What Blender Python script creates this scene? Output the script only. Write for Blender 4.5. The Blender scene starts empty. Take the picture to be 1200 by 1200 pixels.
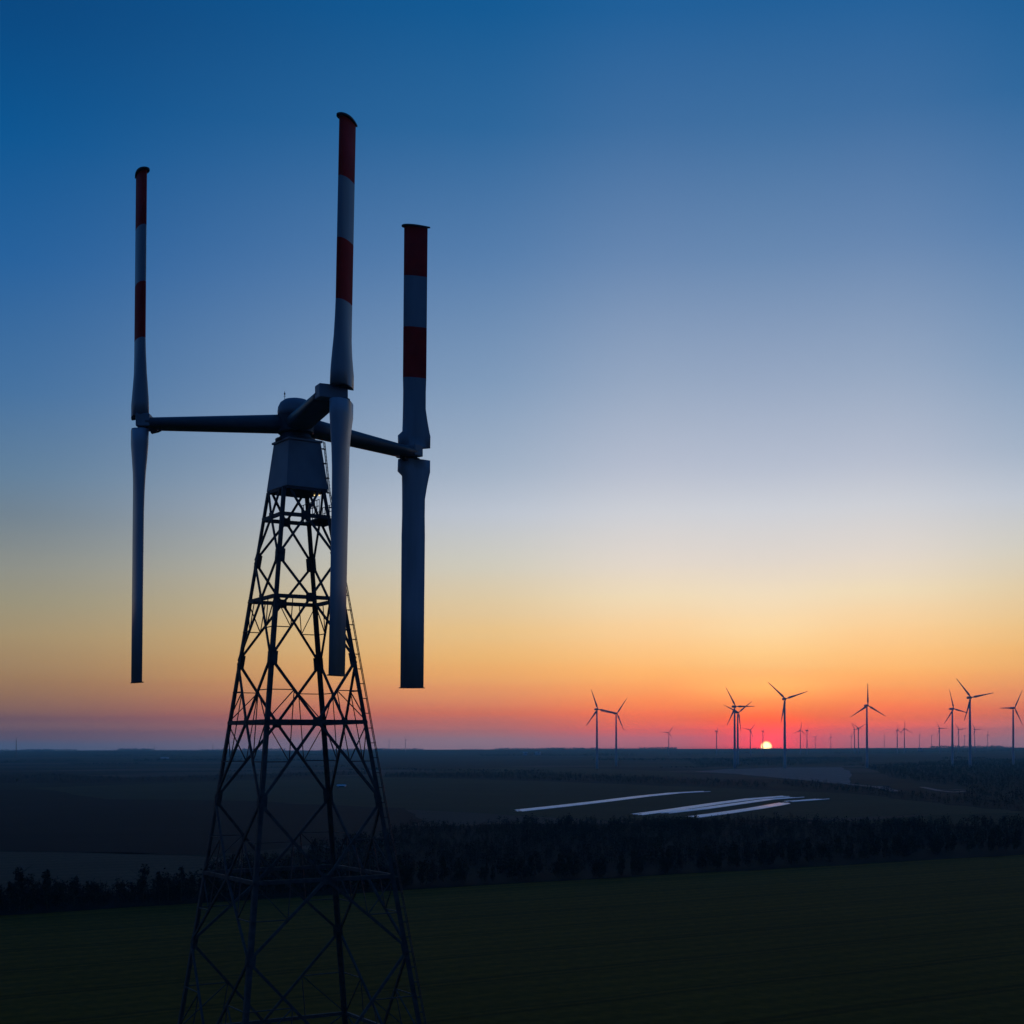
import bpy, math, random
from mathutils import Vector
R = math.radians
random.seed(7)
SC = bpy.context.scene
COL = SC.collection

# ------------------------------------------------------------------ camera
F = 1700.0                      # focal length in pixels of the 1200 px photograph
HY = 878.0                      # horizon row
EYE = 32.0
ROLL = R(0.22)
cam_d = bpy.data.cameras.new('camera')
cam_d.sensor_width = 36.0
cam_d.lens = 36.0 * F / 1200.0
cam_d.shift_y = (HY - 600.0) / 1200.0
cam_d.clip_start = 0.5
cam_d.clip_end = 60000.0
cam = bpy.data.objects.new('camera', cam_d)
cam.location = (0, 0, EYE)
cam.rotation_euler = (R(90), ROLL, 0)
COL.objects.link(cam)
SC.camera = cam
SC.view_settings.view_transform = 'Standard'
SC.view_settings.look = 'None'
SC.view_settings.exposure = 0.0
SC.view_settings.gamma = 1.0
SC.render.engine = 'CYCLES'
SC.cycles.use_denoising = True
SC.cycles.volume_bounces = 1
SC.cycles.max_bounces = 6
SC.cycles.sample_clamp_indirect = 4.0


def ray(x, y):
    """photograph pixel -> (X per metre of depth, Z per metre of depth)"""
    u, w = (x - 600.0) / F, (HY - y) / F
    c, s = math.cos(ROLL), math.sin(ROLL)
    return u * c - w * s, w * c + u * s


def at(x, y, D):
    """world point seen at photograph pixel (x, y), D metres ahead"""
    a, b = ray(x, y)
    return Vector((a * D, D, EYE + b * D))


def gnd(x, y, z=0.0):
    """point of the plain seen at photograph pixel (x, y)"""
    a, b = ray(x, y)
    D = (z - EYE) / b
    return Vector((a * D, D, z))


# ------------------------------------------------------------------ world
SUN_AZ = math.atan2(898 - 600.0, F)          # to the right of +Y
SUN_EL = R(0.06)
sun_dir = Vector((math.sin(SUN_AZ) * math.cos(SUN_EL), math.cos(SUN_AZ) * math.cos(SUN_EL), math.sin(SUN_EL)))


def lin(c):
    return tuple((v / 255.0 / 12.92) if v / 255.0 <= 0.04045 else ((v / 255.0 + 0.055) / 1.055) ** 2.4 for v in c)


# sky radiance (linear) against elevation in degrees, at growing angles from the sun
SKY = [
    [(-90.00, (0.0040, 0.0060, 0.0100)), (-0.60, (0.6142, 0.0611, 0.0630)), (0.10, (1.5356, 0.1527, 0.1575)), (0.44, (1.7476, 0.1732, 0.1762)), (0.77, (2.2461, 0.1917, 0.0575)), (1.10, (1.6198, 0.2097, 0.0002)), (1.43, (1.2926, 0.3059, 0.0411)), (1.76, (1.3484, 0.4197, 0.0770)), (2.29, (1.7730, 0.6394, 0.1465)), (2.96, (1.1884, 0.5978, 0.1832)), (3.62, (1.1905, 0.7140, 0.2665)), (4.61, (1.1246, 0.7880, 0.4030)), (5.93, (0.9755, 0.8039, 0.5606)), (7.24, (0.8082, 0.7342, 0.6527)), (9.19, (0.6466, 0.6725, 0.7256)), (10.80, (0.4867, 0.5448, 0.6620)), (13.97, (0.3136, 0.4033, 0.5617)), (18.55, (0.1385, 0.2535, 0.4509)), (22.91, (0.0479, 0.1616, 0.3624)), (27.00, (0.0121, 0.1132, 0.3149)), (40.00, (0.0070, 0.0762, 0.2789)), (90.00, (0.0044, 0.0423, 0.1746))],
    [(-90.00, (0.0040, 0.0060, 0.0100)), (-0.60, (0.4007, 0.1050, 0.1239)), (0.09, (1.0018, 0.2625, 0.3098)), (0.42, (1.1867, 0.2829, 0.3158)), (0.76, (1.8654, 0.2523, 0.1368)), (1.09, (1.5311, 0.2395, 0.0666)), (1.43, (1.5225, 0.2693, 0.0696)), (1.76, (1.4397, 0.3394, 0.0763)), (2.30, (1.3060, 0.4543, 0.1147)), (2.97, (1.2503, 0.5769, 0.1604)), (3.64, (1.1879, 0.6481, 0.2318)), (4.64, (1.1055, 0.7238, 0.3497)), (5.97, (0.9659, 0.7904, 0.5254)), (7.30, (0.8230, 0.7419, 0.6533)), (9.27, (0.6446, 0.6673, 0.7161)), (10.89, (0.4870, 0.5410, 0.6565)), (14.09, (0.3095, 0.4030, 0.5591)), (18.72, (0.1344, 0.2467, 0.4480)), (23.11, (0.0463, 0.1563, 0.3584)), (27.23, (0.0099, 0.1122, 0.3173)), (40.00, (0.0070, 0.0762, 0.2789)), (90.00, (0.0044, 0.0423, 0.1746))],
    [(-90.00, (0.0040, 0.0060, 0.0100)), (-0.60, (0.2252, 0.1337, 0.1604)), (0.06, (0.5631, 0.3342, 0.4009)), (0.40, (0.6551, 0.3547, 0.3978)), (0.74, (0.9800, 0.3020, 0.2361)), (1.07, (0.8879, 0.2348, 0.1615)), (1.41, (0.9885, 0.2295, 0.1042)), (1.75, (1.0079, 0.3014, 0.1226)), (2.28, (1.0196, 0.3801, 0.1338)), (2.96, (1.0330, 0.4911, 0.1496)), (3.63, (1.0013, 0.5511, 0.1798)), (4.63, (0.9281, 0.6171, 0.2727)), (5.97, (0.8062, 0.6489, 0.4068)), (7.30, (0.6786, 0.6551, 0.5562)), (9.28, (0.5307, 0.5874, 0.6752)), (10.91, (0.3766, 0.4685, 0.5981)), (14.12, (0.2209, 0.3390, 0.5165)), (18.77, (0.0908, 0.2108, 0.4227)), (23.17, (0.0232, 0.1346, 0.3353)), (27.30, (0.0029, 0.0984, 0.2891)), (40.00, (0.0037, 0.0685, 0.2623)), (90.00, (0.0044, 0.0423, 0.1746))],
    [(-90.00, (0.0040, 0.0060, 0.0100)), (-0.60, (0.0367, 0.0647, 0.1164)), (-0.01, (0.0918, 0.1616, 0.2911)), (0.31, (0.1400, 0.1791, 0.3054)), (0.63, (0.2700, 0.1463, 0.1678)), (0.95, (0.2961, 0.1592, 0.1497)), (1.26, (0.2292, 0.1187, 0.1292)), (1.58, (0.3177, 0.1595, 0.1112)), (2.09, (0.3645, 0.1927, 0.1005)), (2.73, (0.4008, 0.2356, 0.1086)), (3.36, (0.4160, 0.2698, 0.1300)), (4.31, (0.4192, 0.3125, 0.1615)), (5.58, (0.3474, 0.3155, 0.2082)), (6.84, (0.2839, 0.2955, 0.2577)), (8.71, (0.1702, 0.2320, 0.2860)), (10.26, (0.1195, 0.2185, 0.3395)), (13.31, (0.0553, 0.1671, 0.3592)), (17.74, (0.0157, 0.1189, 0.3369)), (21.95, (0.0002, 0.0901, 0.2847)), (25.94, (0.0002, 0.0618, 0.2129)), (40.00, (0.0006, 0.0513, 0.2016)), (90.00, (0.0044, 0.0423, 0.1746))],
    [(-90.00, (0.0024, 0.0037, 0.0080)), (-0.50, (0.0091, 0.0212, 0.0545)), (0.00, (0.0116, 0.0273, 0.0723)), (3.00, (0.0176, 0.0343, 0.0931)), (8.00, (0.0273, 0.0513, 0.1384)), (15.00, (0.0144, 0.0545, 0.1746)), (30.00, (0.0052, 0.0452, 0.1683)), (60.00, (0.0044, 0.0423, 0.1746)), (90.00, (0.0044, 0.0423, 0.1746))],
]

world = bpy.data.worlds.new('World')
SC.world = world
world.use_nodes = True
NT = world.node_tree
NT.nodes.clear()


def wn(t, **k):
    n = NT.nodes.new(t)
    for a, b in k.items():
        setattr(n, a, b)
    return n


def wl(a, b):
    NT.links.new(a, b)


def wmath(op, a, b=None, c=None, clamp=False):
    n = wn('ShaderNodeMath', operation=op, use_clamp=clamp)
    for i, v in enumerate((a, b, c)):
        if v is None:
            continue
        if isinstance(v, (int, float)):
            n.inputs[i].default_value = v
        else:
            wl(v, n.inputs[i])
    return n.outputs[0]


def wramp(stops, fac, interp='LINEAR'):
    n = wn('ShaderNodeValToRGB')
    cr = n.color_ramp
    cr.interpolation = interp
    while len(cr.elements) < len(stops):
        cr.elements.new(0.5)
    for e, (p, c) in zip(cr.elements, stops):
        e.position = p
    for e, (p, c) in zip(cr.elements, stops):
        e.color = (*c, 1)
    wl(fac, n.inputs[0])
    return n.outputs[0]


def smooth(v, a, b):
    n = wn('ShaderNodeMapRange', interpolation_type='SMOOTHSTEP')
    wl(v, n.inputs[0])
    n.inputs[1].default_value, n.inputs[2].default_value = a, b
    n.inputs[3].default_value, n.inputs[4].default_value = 0, 1
    return n.outputs[0]


def wmix(fac, a, b, mode='MIX'):
    n = wn('ShaderNodeMix', data_type='RGBA', blend_type=mode)
    n.clamp_result = False
    for s, v in ((n.inputs[0], fac), (n.inputs[6], a), (n.inputs[7], b)):
        if isinstance(v, (int, float)):
            s.default_value = v
        elif isinstance(v, tuple):
            s.default_value = v
        else:
            wl(v, s)
    return n.outputs[2]


tc = wn('ShaderNodeTexCoord')
nrm = wn('ShaderNodeVectorMath', operation='NORMALIZE')
wl(tc.outputs['Generated'], nrm.inputs[0])
sep = wn('ShaderNodeSeparateXYZ')
wl(nrm.outputs[0], sep.inputs[0])
elev = wmath('MULTIPLY', wmath('ARCSINE', sep.outputs[2]), 180 / math.pi)        # degrees
az = wmath('ARCTAN2', sep.outputs[0], sep.outputs[1])
daz = wmath('SUBTRACT', az, SUN_AZ)
daz = wmath('ARCCOSINE', wmath('COSINE', daz))
daz = wmath('MULTIPLY', daz, 180 / math.pi)
# thin uneven layers in the low sky
cmb = wn('ShaderNodeCombineXYZ')
wl(wmath('MULTIPLY', az, 2.2), cmb.inputs[0])
wl(wmath('MULTIPLY', elev, 1.1), cmb.inputs[1])
nz = wn('ShaderNodeTexNoise')
nz.inputs['Scale'].default_value = 1.6
nz.inputs['Detail'].default_value = 3.0
wl(cmb.outputs[0], nz.inputs['Vector'])
layer = wmath('SUBTRACT', nz.outputs[0], 0.5)
lowness = wmath('SUBTRACT', 1.0, smooth(elev, 2.0, 12.0))
elev2 = wmath('ADD', elev, wmath('MULTIPLY', layer, wmath('MULTIPLY', lowness, 0.5)))
# non-linear elevation coordinate (fine near the horizon)
fac = wmath('MULTIPLY', wmath('SIGN', elev2), wmath('POWER', wmath('DIVIDE', wmath('ABSOLUTE', elev2), 90.0), 0.5))
fac = wmath('MULTIPLY_ADD', fac, 0.5, 0.5)


def pos(d):
    return 0.5 + 0.5 * math.copysign(math.sqrt(abs(d) / 90.0), d)


r0, r1, r2, r3, r4 = [wramp([(pos(d), c) for d, c in t], fac) for t in SKY]
sky = wmix(smooth(daz, 0.0, 4.5), r0, r1)
sky = wmix(smooth(daz, 4.0, 11.5), sky, r2)
sky = wmix(smooth(daz, 9.0, 31.0), sky, r3)
sky = wmix(smooth(daz, 34.0, 110.0), sky, r4)
dot = wn('ShaderNodeVectorMath', operation='DOT_PRODUCT')
wl(nrm.outputs[0], dot.inputs[0])
dot.inputs[1].default_value = sun_dir
ang = wmath('MULTIPLY', wmath('ARCCOSINE', wmath('MINIMUM', dot.outputs['Value'], 1.0)), 180 / math.pi)
disc = wmath('SUBTRACT', 1.0, smooth(ang, 0.245, 0.29))
halo = wmath('POWER', 2.718, wmath('MULTIPLY', wmath('POWER', wmath('DIVIDE', ang, 1.0), 1.3), -1.0))
sky = wmix(1.0, sky, wmix(halo, (0, 0, 0, 1), (2.0, 0.0, 0.0, 1)), 'ADD')
core = wmath('SUBTRACT', 1.0, smooth(ang, 0.09, 0.255))
sky = wmix(disc, sky, wmix(core, (3.2, 0.10, 0.10, 1), (9.0, 6.0, 2.2, 1)))
bg = wn('ShaderNodeBackground')
wl(sky, bg.inputs['Color'])
bg.inputs['Strength'].default_value = 1.0
nishi = wn('ShaderNodeTexSky', sky_type='NISHITA')
nishi.sun_disc = False
nishi.sun_elevation = R(0.4)
nishi.sun_rotation = SUN_AZ
bg2 = wn('ShaderNodeBackground')
wl(nishi.outputs[0], bg2.inputs['Color'])
bg2.inputs['Strength'].default_value = 0.004
addb = wn('ShaderNodeAddShader')
wl(bg.outputs[0], addb.inputs[0])
wl(bg2.outputs[0], addb.inputs[1])
wo = wn('ShaderNodeOutputWorld')
wl(addb.outputs[0], wo.inputs['Surface'])
world.cycles.sampling_method = 'MANUAL'
world.cycles.sample_map_resolution = 2048

# ------------------------------------------------------------------ sun
sl = bpy.data.lights.new('sun', 'SUN')
sl.energy = 0.12
sl.color = (1.0, 0.36, 0.20)
sl.angle = R(0.5)
so = bpy.data.objects.new('sun', sl)
SE = R(0.4)
sv = Vector((math.sin(SUN_AZ) * math.cos(SE), math.cos(SUN_AZ) * math.cos(SE), math.sin(SE)))
so.rotation_euler = sv.to_track_quat('Z', 'Y').to_euler()
so.location = (60, 300, 200)
COL.objects.link(so)


# ------------------------------------------------------------------ materials
def mat(name, base, rough=0.6, spec=0.5, metallic=0.0, var=0.12, scale=1.0, detail=4.0, bump=0.0, bscale=8.0, coords='Object', emit=None, second=None, stretch=None):
    m = bpy.data.materials.new(name)
    m.use_nodes = True
    nt = m.node_tree
    b = nt.nodes['Principled BSDF']
    b.inputs['Roughness'].default_value = rough
    b.inputs['Metallic'].default_value = metallic
    b.inputs['Specular IOR Level'].default_value = spec
    t = nt.nodes.new('ShaderNodeTexCoord')
    n = nt.nodes.new('ShaderNodeTexNoise')
    n.inputs['Scale'].default_value = scale
    n.inputs['Detail'].default_value = detail
    if stretch:
        mp = nt.nodes.new('ShaderNodeMapping')
        mp.inputs['Scale'].default_value = stretch
        nt.links.new(t.outputs[coords], mp.inputs['Vector'])
        nt.links.new(mp.outputs[0], n.inputs['Vector'])
    else:
        nt.links.new(t.outputs[coords], n.inputs['Vector'])
    cr = nt.nodes.new('ShaderNodeValToRGB')
    c2 = second or tuple(min(1, v * (1 + var)) for v in base)
    c1 = tuple(v * (1 - var) for v in base)
    cr.color_ramp.elements[0].position = 0.3
    cr.color_ramp.elements[1].position = 0.7
    cr.color_ramp.elements[0].color = (*c1, 1)
    cr.color_ramp.elements[1].color = (*c2, 1)
    nt.links.new(n.outputs[0], cr.inputs[0])
    nt.links.new(cr.outputs[0], b.inputs['Base Color'])
    if bump:
        n2 = nt.nodes.new('ShaderNodeTexNoise')
        n2.inputs['Scale'].default_value = bscale
        n2.inputs['Detail'].default_value = 5
        nt.links.new(t.outputs[coords], n2.inputs['Vector'])
        bp = nt.nodes.new('ShaderNodeBump')
        bp.inputs['Strength'].default_value = bump
        nt.links.new(n2.outputs[0], bp.inputs['Height'])
        nt.links.new(bp.outputs[0], b.inputs['Normal'])
    if emit:
        b.inputs['Emission Color'].default_value = (*emit[0], 1)
        b.inputs['Emission Strength'].default_value = emit[1]
    return m


M = {}
M['white_paint'] = mat('white_paint', (0.28, 0.29, 0.305), rough=0.42, var=0.16, scale=0.9, detail=7, stretch=(1, 1, 0.12))
M['horizon_lit_paint'] = mat('horizon_lit_paint', (0.42, 0.43, 0.45), rough=0.36, var=0.16, scale=0.9, detail=7, stretch=(1, 1, 0.12))  # same blade paint made lighter: horizon light on lower blades put into colour
M['red_paint'] = mat('red_paint', (0.62, 0.018, 0.014), rough=0.75, spec=0.15, var=0.15, scale=0.6)
M['grey_paint'] = mat('grey_paint', (0.26, 0.27, 0.29), rough=0.5, var=0.12, scale=0.6)
M['dark_plate'] = mat('dark_plate', (0.05, 0.052, 0.058), rough=0.6, var=0.2, scale=1.2)
M['hub_steel'] = mat('hub_steel', (0.035, 0.036, 0.04), rough=0.5, var=0.2, scale=0.8)
M['arm_paint'] = mat('arm_paint', (0.095, 0.10, 0.11), rough=0.45, var=0.12, scale=0.4)
M['galvanised'] = mat('galvanised', (0.062, 0.062, 0.060), rough=0.65, spec=0.3, var=0.4, scale=1.5)
M['lamp_glass'] = mat('lamp_glass', (0.8, 0.7, 0.5), rough=0.3, emit=((1.0, 0.72, 0.30), 1.3))
M['turbine_paint'] = mat('turbine_paint', (0.60, 0.60, 0.61), rough=0.45, var=0.06, scale=0.1)
M['turbine_red'] = mat('turbine_red', (0.40, 0.04, 0.03), rough=0.5)
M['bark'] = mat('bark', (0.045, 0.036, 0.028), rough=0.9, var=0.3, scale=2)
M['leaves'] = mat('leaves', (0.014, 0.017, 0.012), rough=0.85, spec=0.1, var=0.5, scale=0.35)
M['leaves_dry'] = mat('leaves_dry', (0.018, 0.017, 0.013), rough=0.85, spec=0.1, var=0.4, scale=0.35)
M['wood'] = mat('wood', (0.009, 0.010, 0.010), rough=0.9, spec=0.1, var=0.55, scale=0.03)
M['film'] = mat('film', (0.86, 0.87, 0.89), rough=0.42, spec=1.0, var=0.06, scale=0.05, bump=0.10, bscale=0.6)
M['film'].node_tree.nodes['Principled BSDF'].inputs['Coat Weight'].default_value = 0.4
M['film'].node_tree.nodes['Principled BSDF'].inputs['Coat Roughness'].default_value = 0.3
M['pale_wall'] = mat('pale_wall', (0.62, 0.62, 0.62), rough=0.6, var=0.1, scale=0.2)
M['pale_roof'] = mat('pale_roof', (0.75, 0.77, 0.80), rough=0.35, spec=0.8, var=0.05, scale=0.2)
M['dark_opening'] = mat('dark_opening', (0.03, 0.03, 0.035), rough=0.4)
M['track'] = mat('track', (0.17, 0.15, 0.13), rough=0.9, var=0.3, scale=0.08)


def field_mat(name, c1, c2, row_deg=None, row=3.0, amp=0.25, nscale=0.015, tracks=None):
    m = bpy.data.materials.new(name)
    m.use_nodes = True
    nt = m.node_tree
    b = nt.nodes['Principled BSDF']
    b.inputs['Roughness'].default_value = 0.95
    b.inputs['Specular IOR Level'].default_value = 0.03
    g = nt.nodes.new('ShaderNodeTexCoord')
    n1 = nt.nodes.new('ShaderNodeTexNoise')
    n1.inputs['Scale'].default_value = nscale
    n1.inputs['Detail'].default_value = 7
    n1.inputs['Roughness'].default_value = 0.6
    nt.links.new(g.outputs['Object'], n1.inputs['Vector'])
    cr = nt.nodes.new('ShaderNodeValToRGB')
    cr.color_ramp.elements[0].position = 0.32
    cr.color_ramp.elements[1].position = 0.70
    cr.color_ramp.elements[0].color = (*c1, 1)
    cr.color_ramp.elements[1].color = (*c2, 1)
    nt.links.new(n1.outputs[0], cr.inputs[0])
    out = cr.outputs[0]
    # fine soil and sward mottling
    n2 = nt.nodes.new('ShaderNodeTexNoise')
    n2.inputs['Scale'].default_value = 0.6
    n2.inputs['Detail'].default_value = 6
    nt.links.new(g.outputs['Object'], n2.inputs['Vector'])
    mr = nt.nodes.new('ShaderNodeMapRange')
    mr.inputs[1].default_value, mr.inputs[2].default_value = 0.25, 0.75
    mr.inputs[3].default_value, mr.inputs[4].default_value = 0.70, 1.30
    nt.links.new(n2.outputs[0], mr.inputs[0])
    mx = nt.nodes.new('ShaderNodeMix')
    mx.data_type, mx.blend_type = 'RGBA', 'MULTIPLY'
    mx.inputs[0].default_value = 1
    nt.links.new(out, mx.inputs[6])
    nt.links.new(mr.outputs[0], mx.inputs[7])
    out = mx.outputs[2]
    if row_deg is not None:
        mp = nt.nodes.new('ShaderNodeMapping')
        mp.inputs['Rotation'].default_value = (0, 0, R(row_deg))
        nt.links.new(g.outputs['Object'], mp.inputs['Vector'])
        w = nt.nodes.new('ShaderNodeTexWave')
        w.inputs['Scale'].default_value = 0.314 / row
        w.inputs['Distortion'].default_value = 1.2
        w.inputs['Detail'].default_value = 3
        w.inputs['Detail Scale'].default_value = 0.4
        nt.links.new(mp.outputs[0], w.inputs['Vector'])
        m2 = nt.nodes.new('ShaderNodeMapRange')
        m2.inputs[3].default_value, m2.inputs[4].default_value = 1 - amp, 1 + amp
        nt.links.new(w.outputs[0], m2.inputs[0])
        mx2 = nt.nodes.new('ShaderNodeMix')
        mx2.data_type, mx2.blend_type = 'RGBA', 'MULTIPLY'
        mx2.inputs[0].default_value = 1
        nt.links.new(out, mx2.inputs[6])
        nt.links.new(m2.outputs[0], mx2.inputs[7])
        out = mx2.outputs[2]
    if tracks:
        # pairs of tractor wheel marks
        sx = nt.nodes.new('ShaderNodeSeparateXYZ')
        wob = nt.nodes.new('ShaderNodeTexNoise')
        wob.inputs['Scale'].default_value = 0.02
        nt.links.new(g.outputs['Object'], wob.inputs['Vector'])
        nt.links.new(mp.outputs[0], sx.inputs[0])

        def mth(op, a_, b_):
            q = nt.nodes.new('ShaderNodeMath')
            q.operation = op
            for i_, v_ in enumerate((a_, b_)):
                if isinstance(v_, (int, float)):
                    q.inputs[i_].default_value = v_
                elif v_ is not None:
                    nt.links.new(v_, q.inputs[i_])
            return q.outputs[0]
        pos_ = mth('ADD', sx.outputs[0], mth('MULTIPLY', wob.outputs[0], 5.0))
        pp = mth('ABSOLUTE', mth('SUBTRACT', mth('PINGPONG', pos_, tracks / 2), 1.1), None)
        mk = nt.nodes.new('ShaderNodeMapRange')
        mk.inputs[1].default_value, mk.inputs[2].default_value = 0.35, 0.75
        mk.inputs[3].default_value, mk.inputs[4].default_value = 0.66, 1.0
        nt.links.new(pp, mk.inputs[0])
        mx3 = nt.nodes.new('ShaderNodeMix')
        mx3.data_type, mx3.blend_type = 'RGBA', 'MULTIPLY'
        mx3.inputs[0].default_value = 1
        nt.links.new(out, mx3.inputs[6])
        nt.links.new(mk.outputs[0], mx3.inputs[7])
        out = mx3.outputs[2]
    nt.links.new(out, b.inputs['Base Color'])
    return m


def ground_mat():
    """patchwork of far fields: cells of meadow, stubble and ploughed soil"""
    m = field_mat('plain', (0.014, 0.016, 0.015), (0.026, 0.028, 0.025), nscale=0.004)
    nt = m.node_tree
    b = nt.nodes['Principled BSDF']
    src = b.inputs['Base Color'].links[0].from_socket
    g = nt.nodes.new('ShaderNodeTexCoord')
    mp = nt.nodes.new('ShaderNodeMapping')
    mp.inputs['Rotation'].default_value = (0, 0, R(24))
    mp.inputs['Scale'].default_value = (1 / 620.0, 1 / 300.0, 1)
    nt.links.new(g.outputs['Object'], mp.inputs['Vector'])
    v = nt.nodes.new('ShaderNodeTexVoronoi')
    v.feature = 'F1'
    v.distance = 'CHEBYCHEV'
    v.inputs['Scale'].default_value = 1.0
    nt.links.new(mp.outputs[0], v.inputs['Vector'])
    s = nt.nodes.new('ShaderNodeSeparateColor')
    nt.links.new(v.outputs['Color'], s.inputs[0])
    cr = nt.nodes.new('ShaderNodeValToRGB')
    cr.color_ramp.interpolation = 'CONSTANT'
    cols = [(0.0, (0.5, 0.55, 0.5)), (0.25, (0.8, 1.1, 0.7)), (0.45, (1.7, 1.4, 1.2)), (0.6, (0.45, 0.45, 0.5)), (0.75, (1.0, 1.7, 0.9)), (0.9, (3.4, 2.7, 2.3))]
    while len(cr.color_ramp.elements) < len(cols):
        cr.color_ramp.elements.new(0.5)
    for e, (p, c) in zip(cr.color_ramp.elements, cols):
        e.position = p
    for e, (p, c) in zip(cr.color_ramp.elements, cols):
        e.color = (*c, 1)
    nt.links.new(s.outputs[0], cr.inputs[0])
    mx = nt.nodes.new('ShaderNodeMix')
    mx.data_type, mx.blend_type = 'RGBA', 'MULTIPLY'
    mx.inputs[0].default_value = 1
    nt.links.new(src, mx.inputs[6])
    nt.links.new(cr.outputs[0], mx.inputs[7])
    nt.links.new(mx.outputs[2], b.inputs['Base Color'])
    return m


M['plain'] = ground_mat()
M['green_field'] = field_mat('green_field', (0.135, 0.060, 0.004), (0.185, 0.080, 0.006), row_deg=-121.5, row=5.0, amp=0.12, tracks=22.0)
M['meadow'] = field_mat('meadow', (0.030, 0.040, 0.020), (0.042, 0.054, 0.025), row_deg=40, row=12, amp=0.08)
M['brown_field'] = field_mat('brown_field', (0.30, 0.18, 0.14), (0.38, 0.23, 0.175), row_deg=20, row=14, amp=0.08)
M['stubble'] = field_mat('stubble', (0.10, 0.060, 0.036), (0.13, 0.078, 0.046), row_deg=70, row=10, amp=0.10)
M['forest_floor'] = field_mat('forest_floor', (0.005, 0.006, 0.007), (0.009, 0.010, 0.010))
M['dark_soil'] = field_mat('dark_soil', (0.005, 0.007, 0.009), (0.010, 0.012, 0.014), row_deg=75, row=10, amp=0.12)


# ------------------------------------------------------------------ mesh builder
class MB:
    def __init__(s):
        s.v, s.f, s.m, s.sm = [], [], [], []

    def add(s, verts, faces, mi=0, smooth=False):
        o = len(s.v)
        s.v += [tuple(p) for p in verts]
        for f in faces:
            s.f.append([i + o for i in f])
            s.m.append(mi)
            s.sm.append(smooth)
        return s

    def frame(s, d, up=None):
        d = d.normalized()
        u = up or (Vector((0, 0, 1)) if abs(d.z) < 0.95 else Vector((0, 1, 0)))
        a = d.cross(u).normalized()
        b = a.cross(d).normalized()
        return a, b

    def bar(s, p, q, w, h=None, up=None, mi=0):
        p, q = Vector(p), Vector(q)
        h = h or w
        a, b = s.frame(q - p, up)
        vs = []
        for c in (p, q):
            for i, j in ((-1, -1), (1, -1), (1, 1), (-1, 1)):
                vs.append(c + a * (i * w / 2) + b * (j * h / 2))
        return s.add(vs, [(3, 2, 1, 0), (4, 5, 6, 7), (0, 1, 5, 4), (1, 2, 6, 5), (2, 3, 7, 6), (3, 0, 4, 7)], mi)

    def angle(s, p, q, w, t, a, b):
        """rolled steel angle: two flanges along directions a and b from the heel line p-q"""
        p, q = Vector(p), Vector(q)
        prof = [(0, 0), (w, 0), (w, t), (t, t), (t, w), (0, w)]
        vs = []
        for c in (p, q):
            for i, j in prof:
                vs.append(c + a * i + b * j)
        fs = [(i, (i + 1) % 6, 6 + (i + 1) % 6, 6 + i) for i in range(6)]
        fs += [(5, 4, 3, 2, 1, 0), (6, 7, 8, 9, 10, 11)]
        return s.add(vs, fs)

    def tube(s, pts, rad, n=10, cap=True, mi=0, smooth=True):
        pts = [Vector(p) for p in pts]
        rings = []
        for k, p in enumerate(pts):
            d = (pts[min(k + 1, len(pts) - 1)] - pts[max(k - 1, 0)])
            a, b = s.frame(d)
            r = rad[k] if isinstance(rad, (list, tuple)) else rad
            rings.append([p + a * (r * math.cos(2 * math.pi * i / n)) + b * (r * math.sin(2 * math.pi * i / n)) for i in range(n)])
        return s.loft(rings, cap, mi, smooth)

    def loft(s, rings, cap=True, mi=0, smooth=True):
        n = len(rings[0])
        vs = [p for r in rings for p in r]
        o = len(s.v)
        s.v += [tuple(p) for p in vs]
        for k in range(len(rings) - 1):
            for i in range(n):
                s.f.append([o + k * n + i, o + k * n + (i + 1) % n, o + (k + 1) * n + (i + 1) % n, o + (k + 1) * n + i])
                s.m.append(mi[k] if isinstance(mi, list) else mi)
                s.sm.append(smooth)
        if cap:
            s.f.append([o + i for i in range(n)][::-1])
            s.m.append(mi[0] if isinstance(mi, list) else mi)
            s.sm.append(False)
            s.f.append([o + (len(rings) - 1) * n + i for i in range(n)])
            s.m.append(mi[-1] if isinstance(mi, list) else mi)
            s.sm.append(False)
        return s

    def build(s, name, mats, parent=None, bevel=0.0):
        me = bpy.data.meshes.new(name)
        me.from_pydata(s.v, [], s.f)
        for m in (mats if isinstance(mats, (list, tuple)) else [mats]):
            me.materials.append(m)
        me.polygons.foreach_set('material_index', s.m)
        me.polygons.foreach_set('use_smooth', s.sm)
        me.update()
        o = bpy.data.objects.new(name, me)
        COL.objects.link(o)
        if parent:
            o.parent = parent
        if bevel:
            b = o.modifiers.new('bevel', 'BEVEL')
            b.width = bevel
            b.segments = 2
            b.limit_method = 'ANGLE'
        return o


def tag(o, label=None, cat=None, group=None, kind=None):
    if label:
        o['label'] = label
    if cat:
        o['category'] = cat
    if group:
        o['group'] = group
    if kind:
        o['kind'] = kind
    return o


def empty(name, loc, rz=0.0):
    o = bpy.data.objects.new(name, None)
    o.location = loc
    o.rotation_euler = (0, 0, rz)
    COL.objects.link(o)
    return o


# ------------------------------------------------------------------ terrain
from mathutils import noise as mnoise


def sstep(a, b, x):
    t = max(0.0, min(1.0, (x - a) / (b - a)))
    return t * t * (3 - 2 * t)


def terrain(x, y):
    r = math.hypot(x, y)
    h = 24.0 * sstep(2600, 9500, r)
    h += sstep(1700, 4000, r) * 5.0 * mnoise.noise(Vector((x / 1900.0, y / 1900.0, 3.1)))
    h += sstep(6000, 10500, r) * (5.0 + 7.0 * mnoise.noise(Vector((x / 1500.0, y / 1500.0, 7.7))))
    return h


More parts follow.
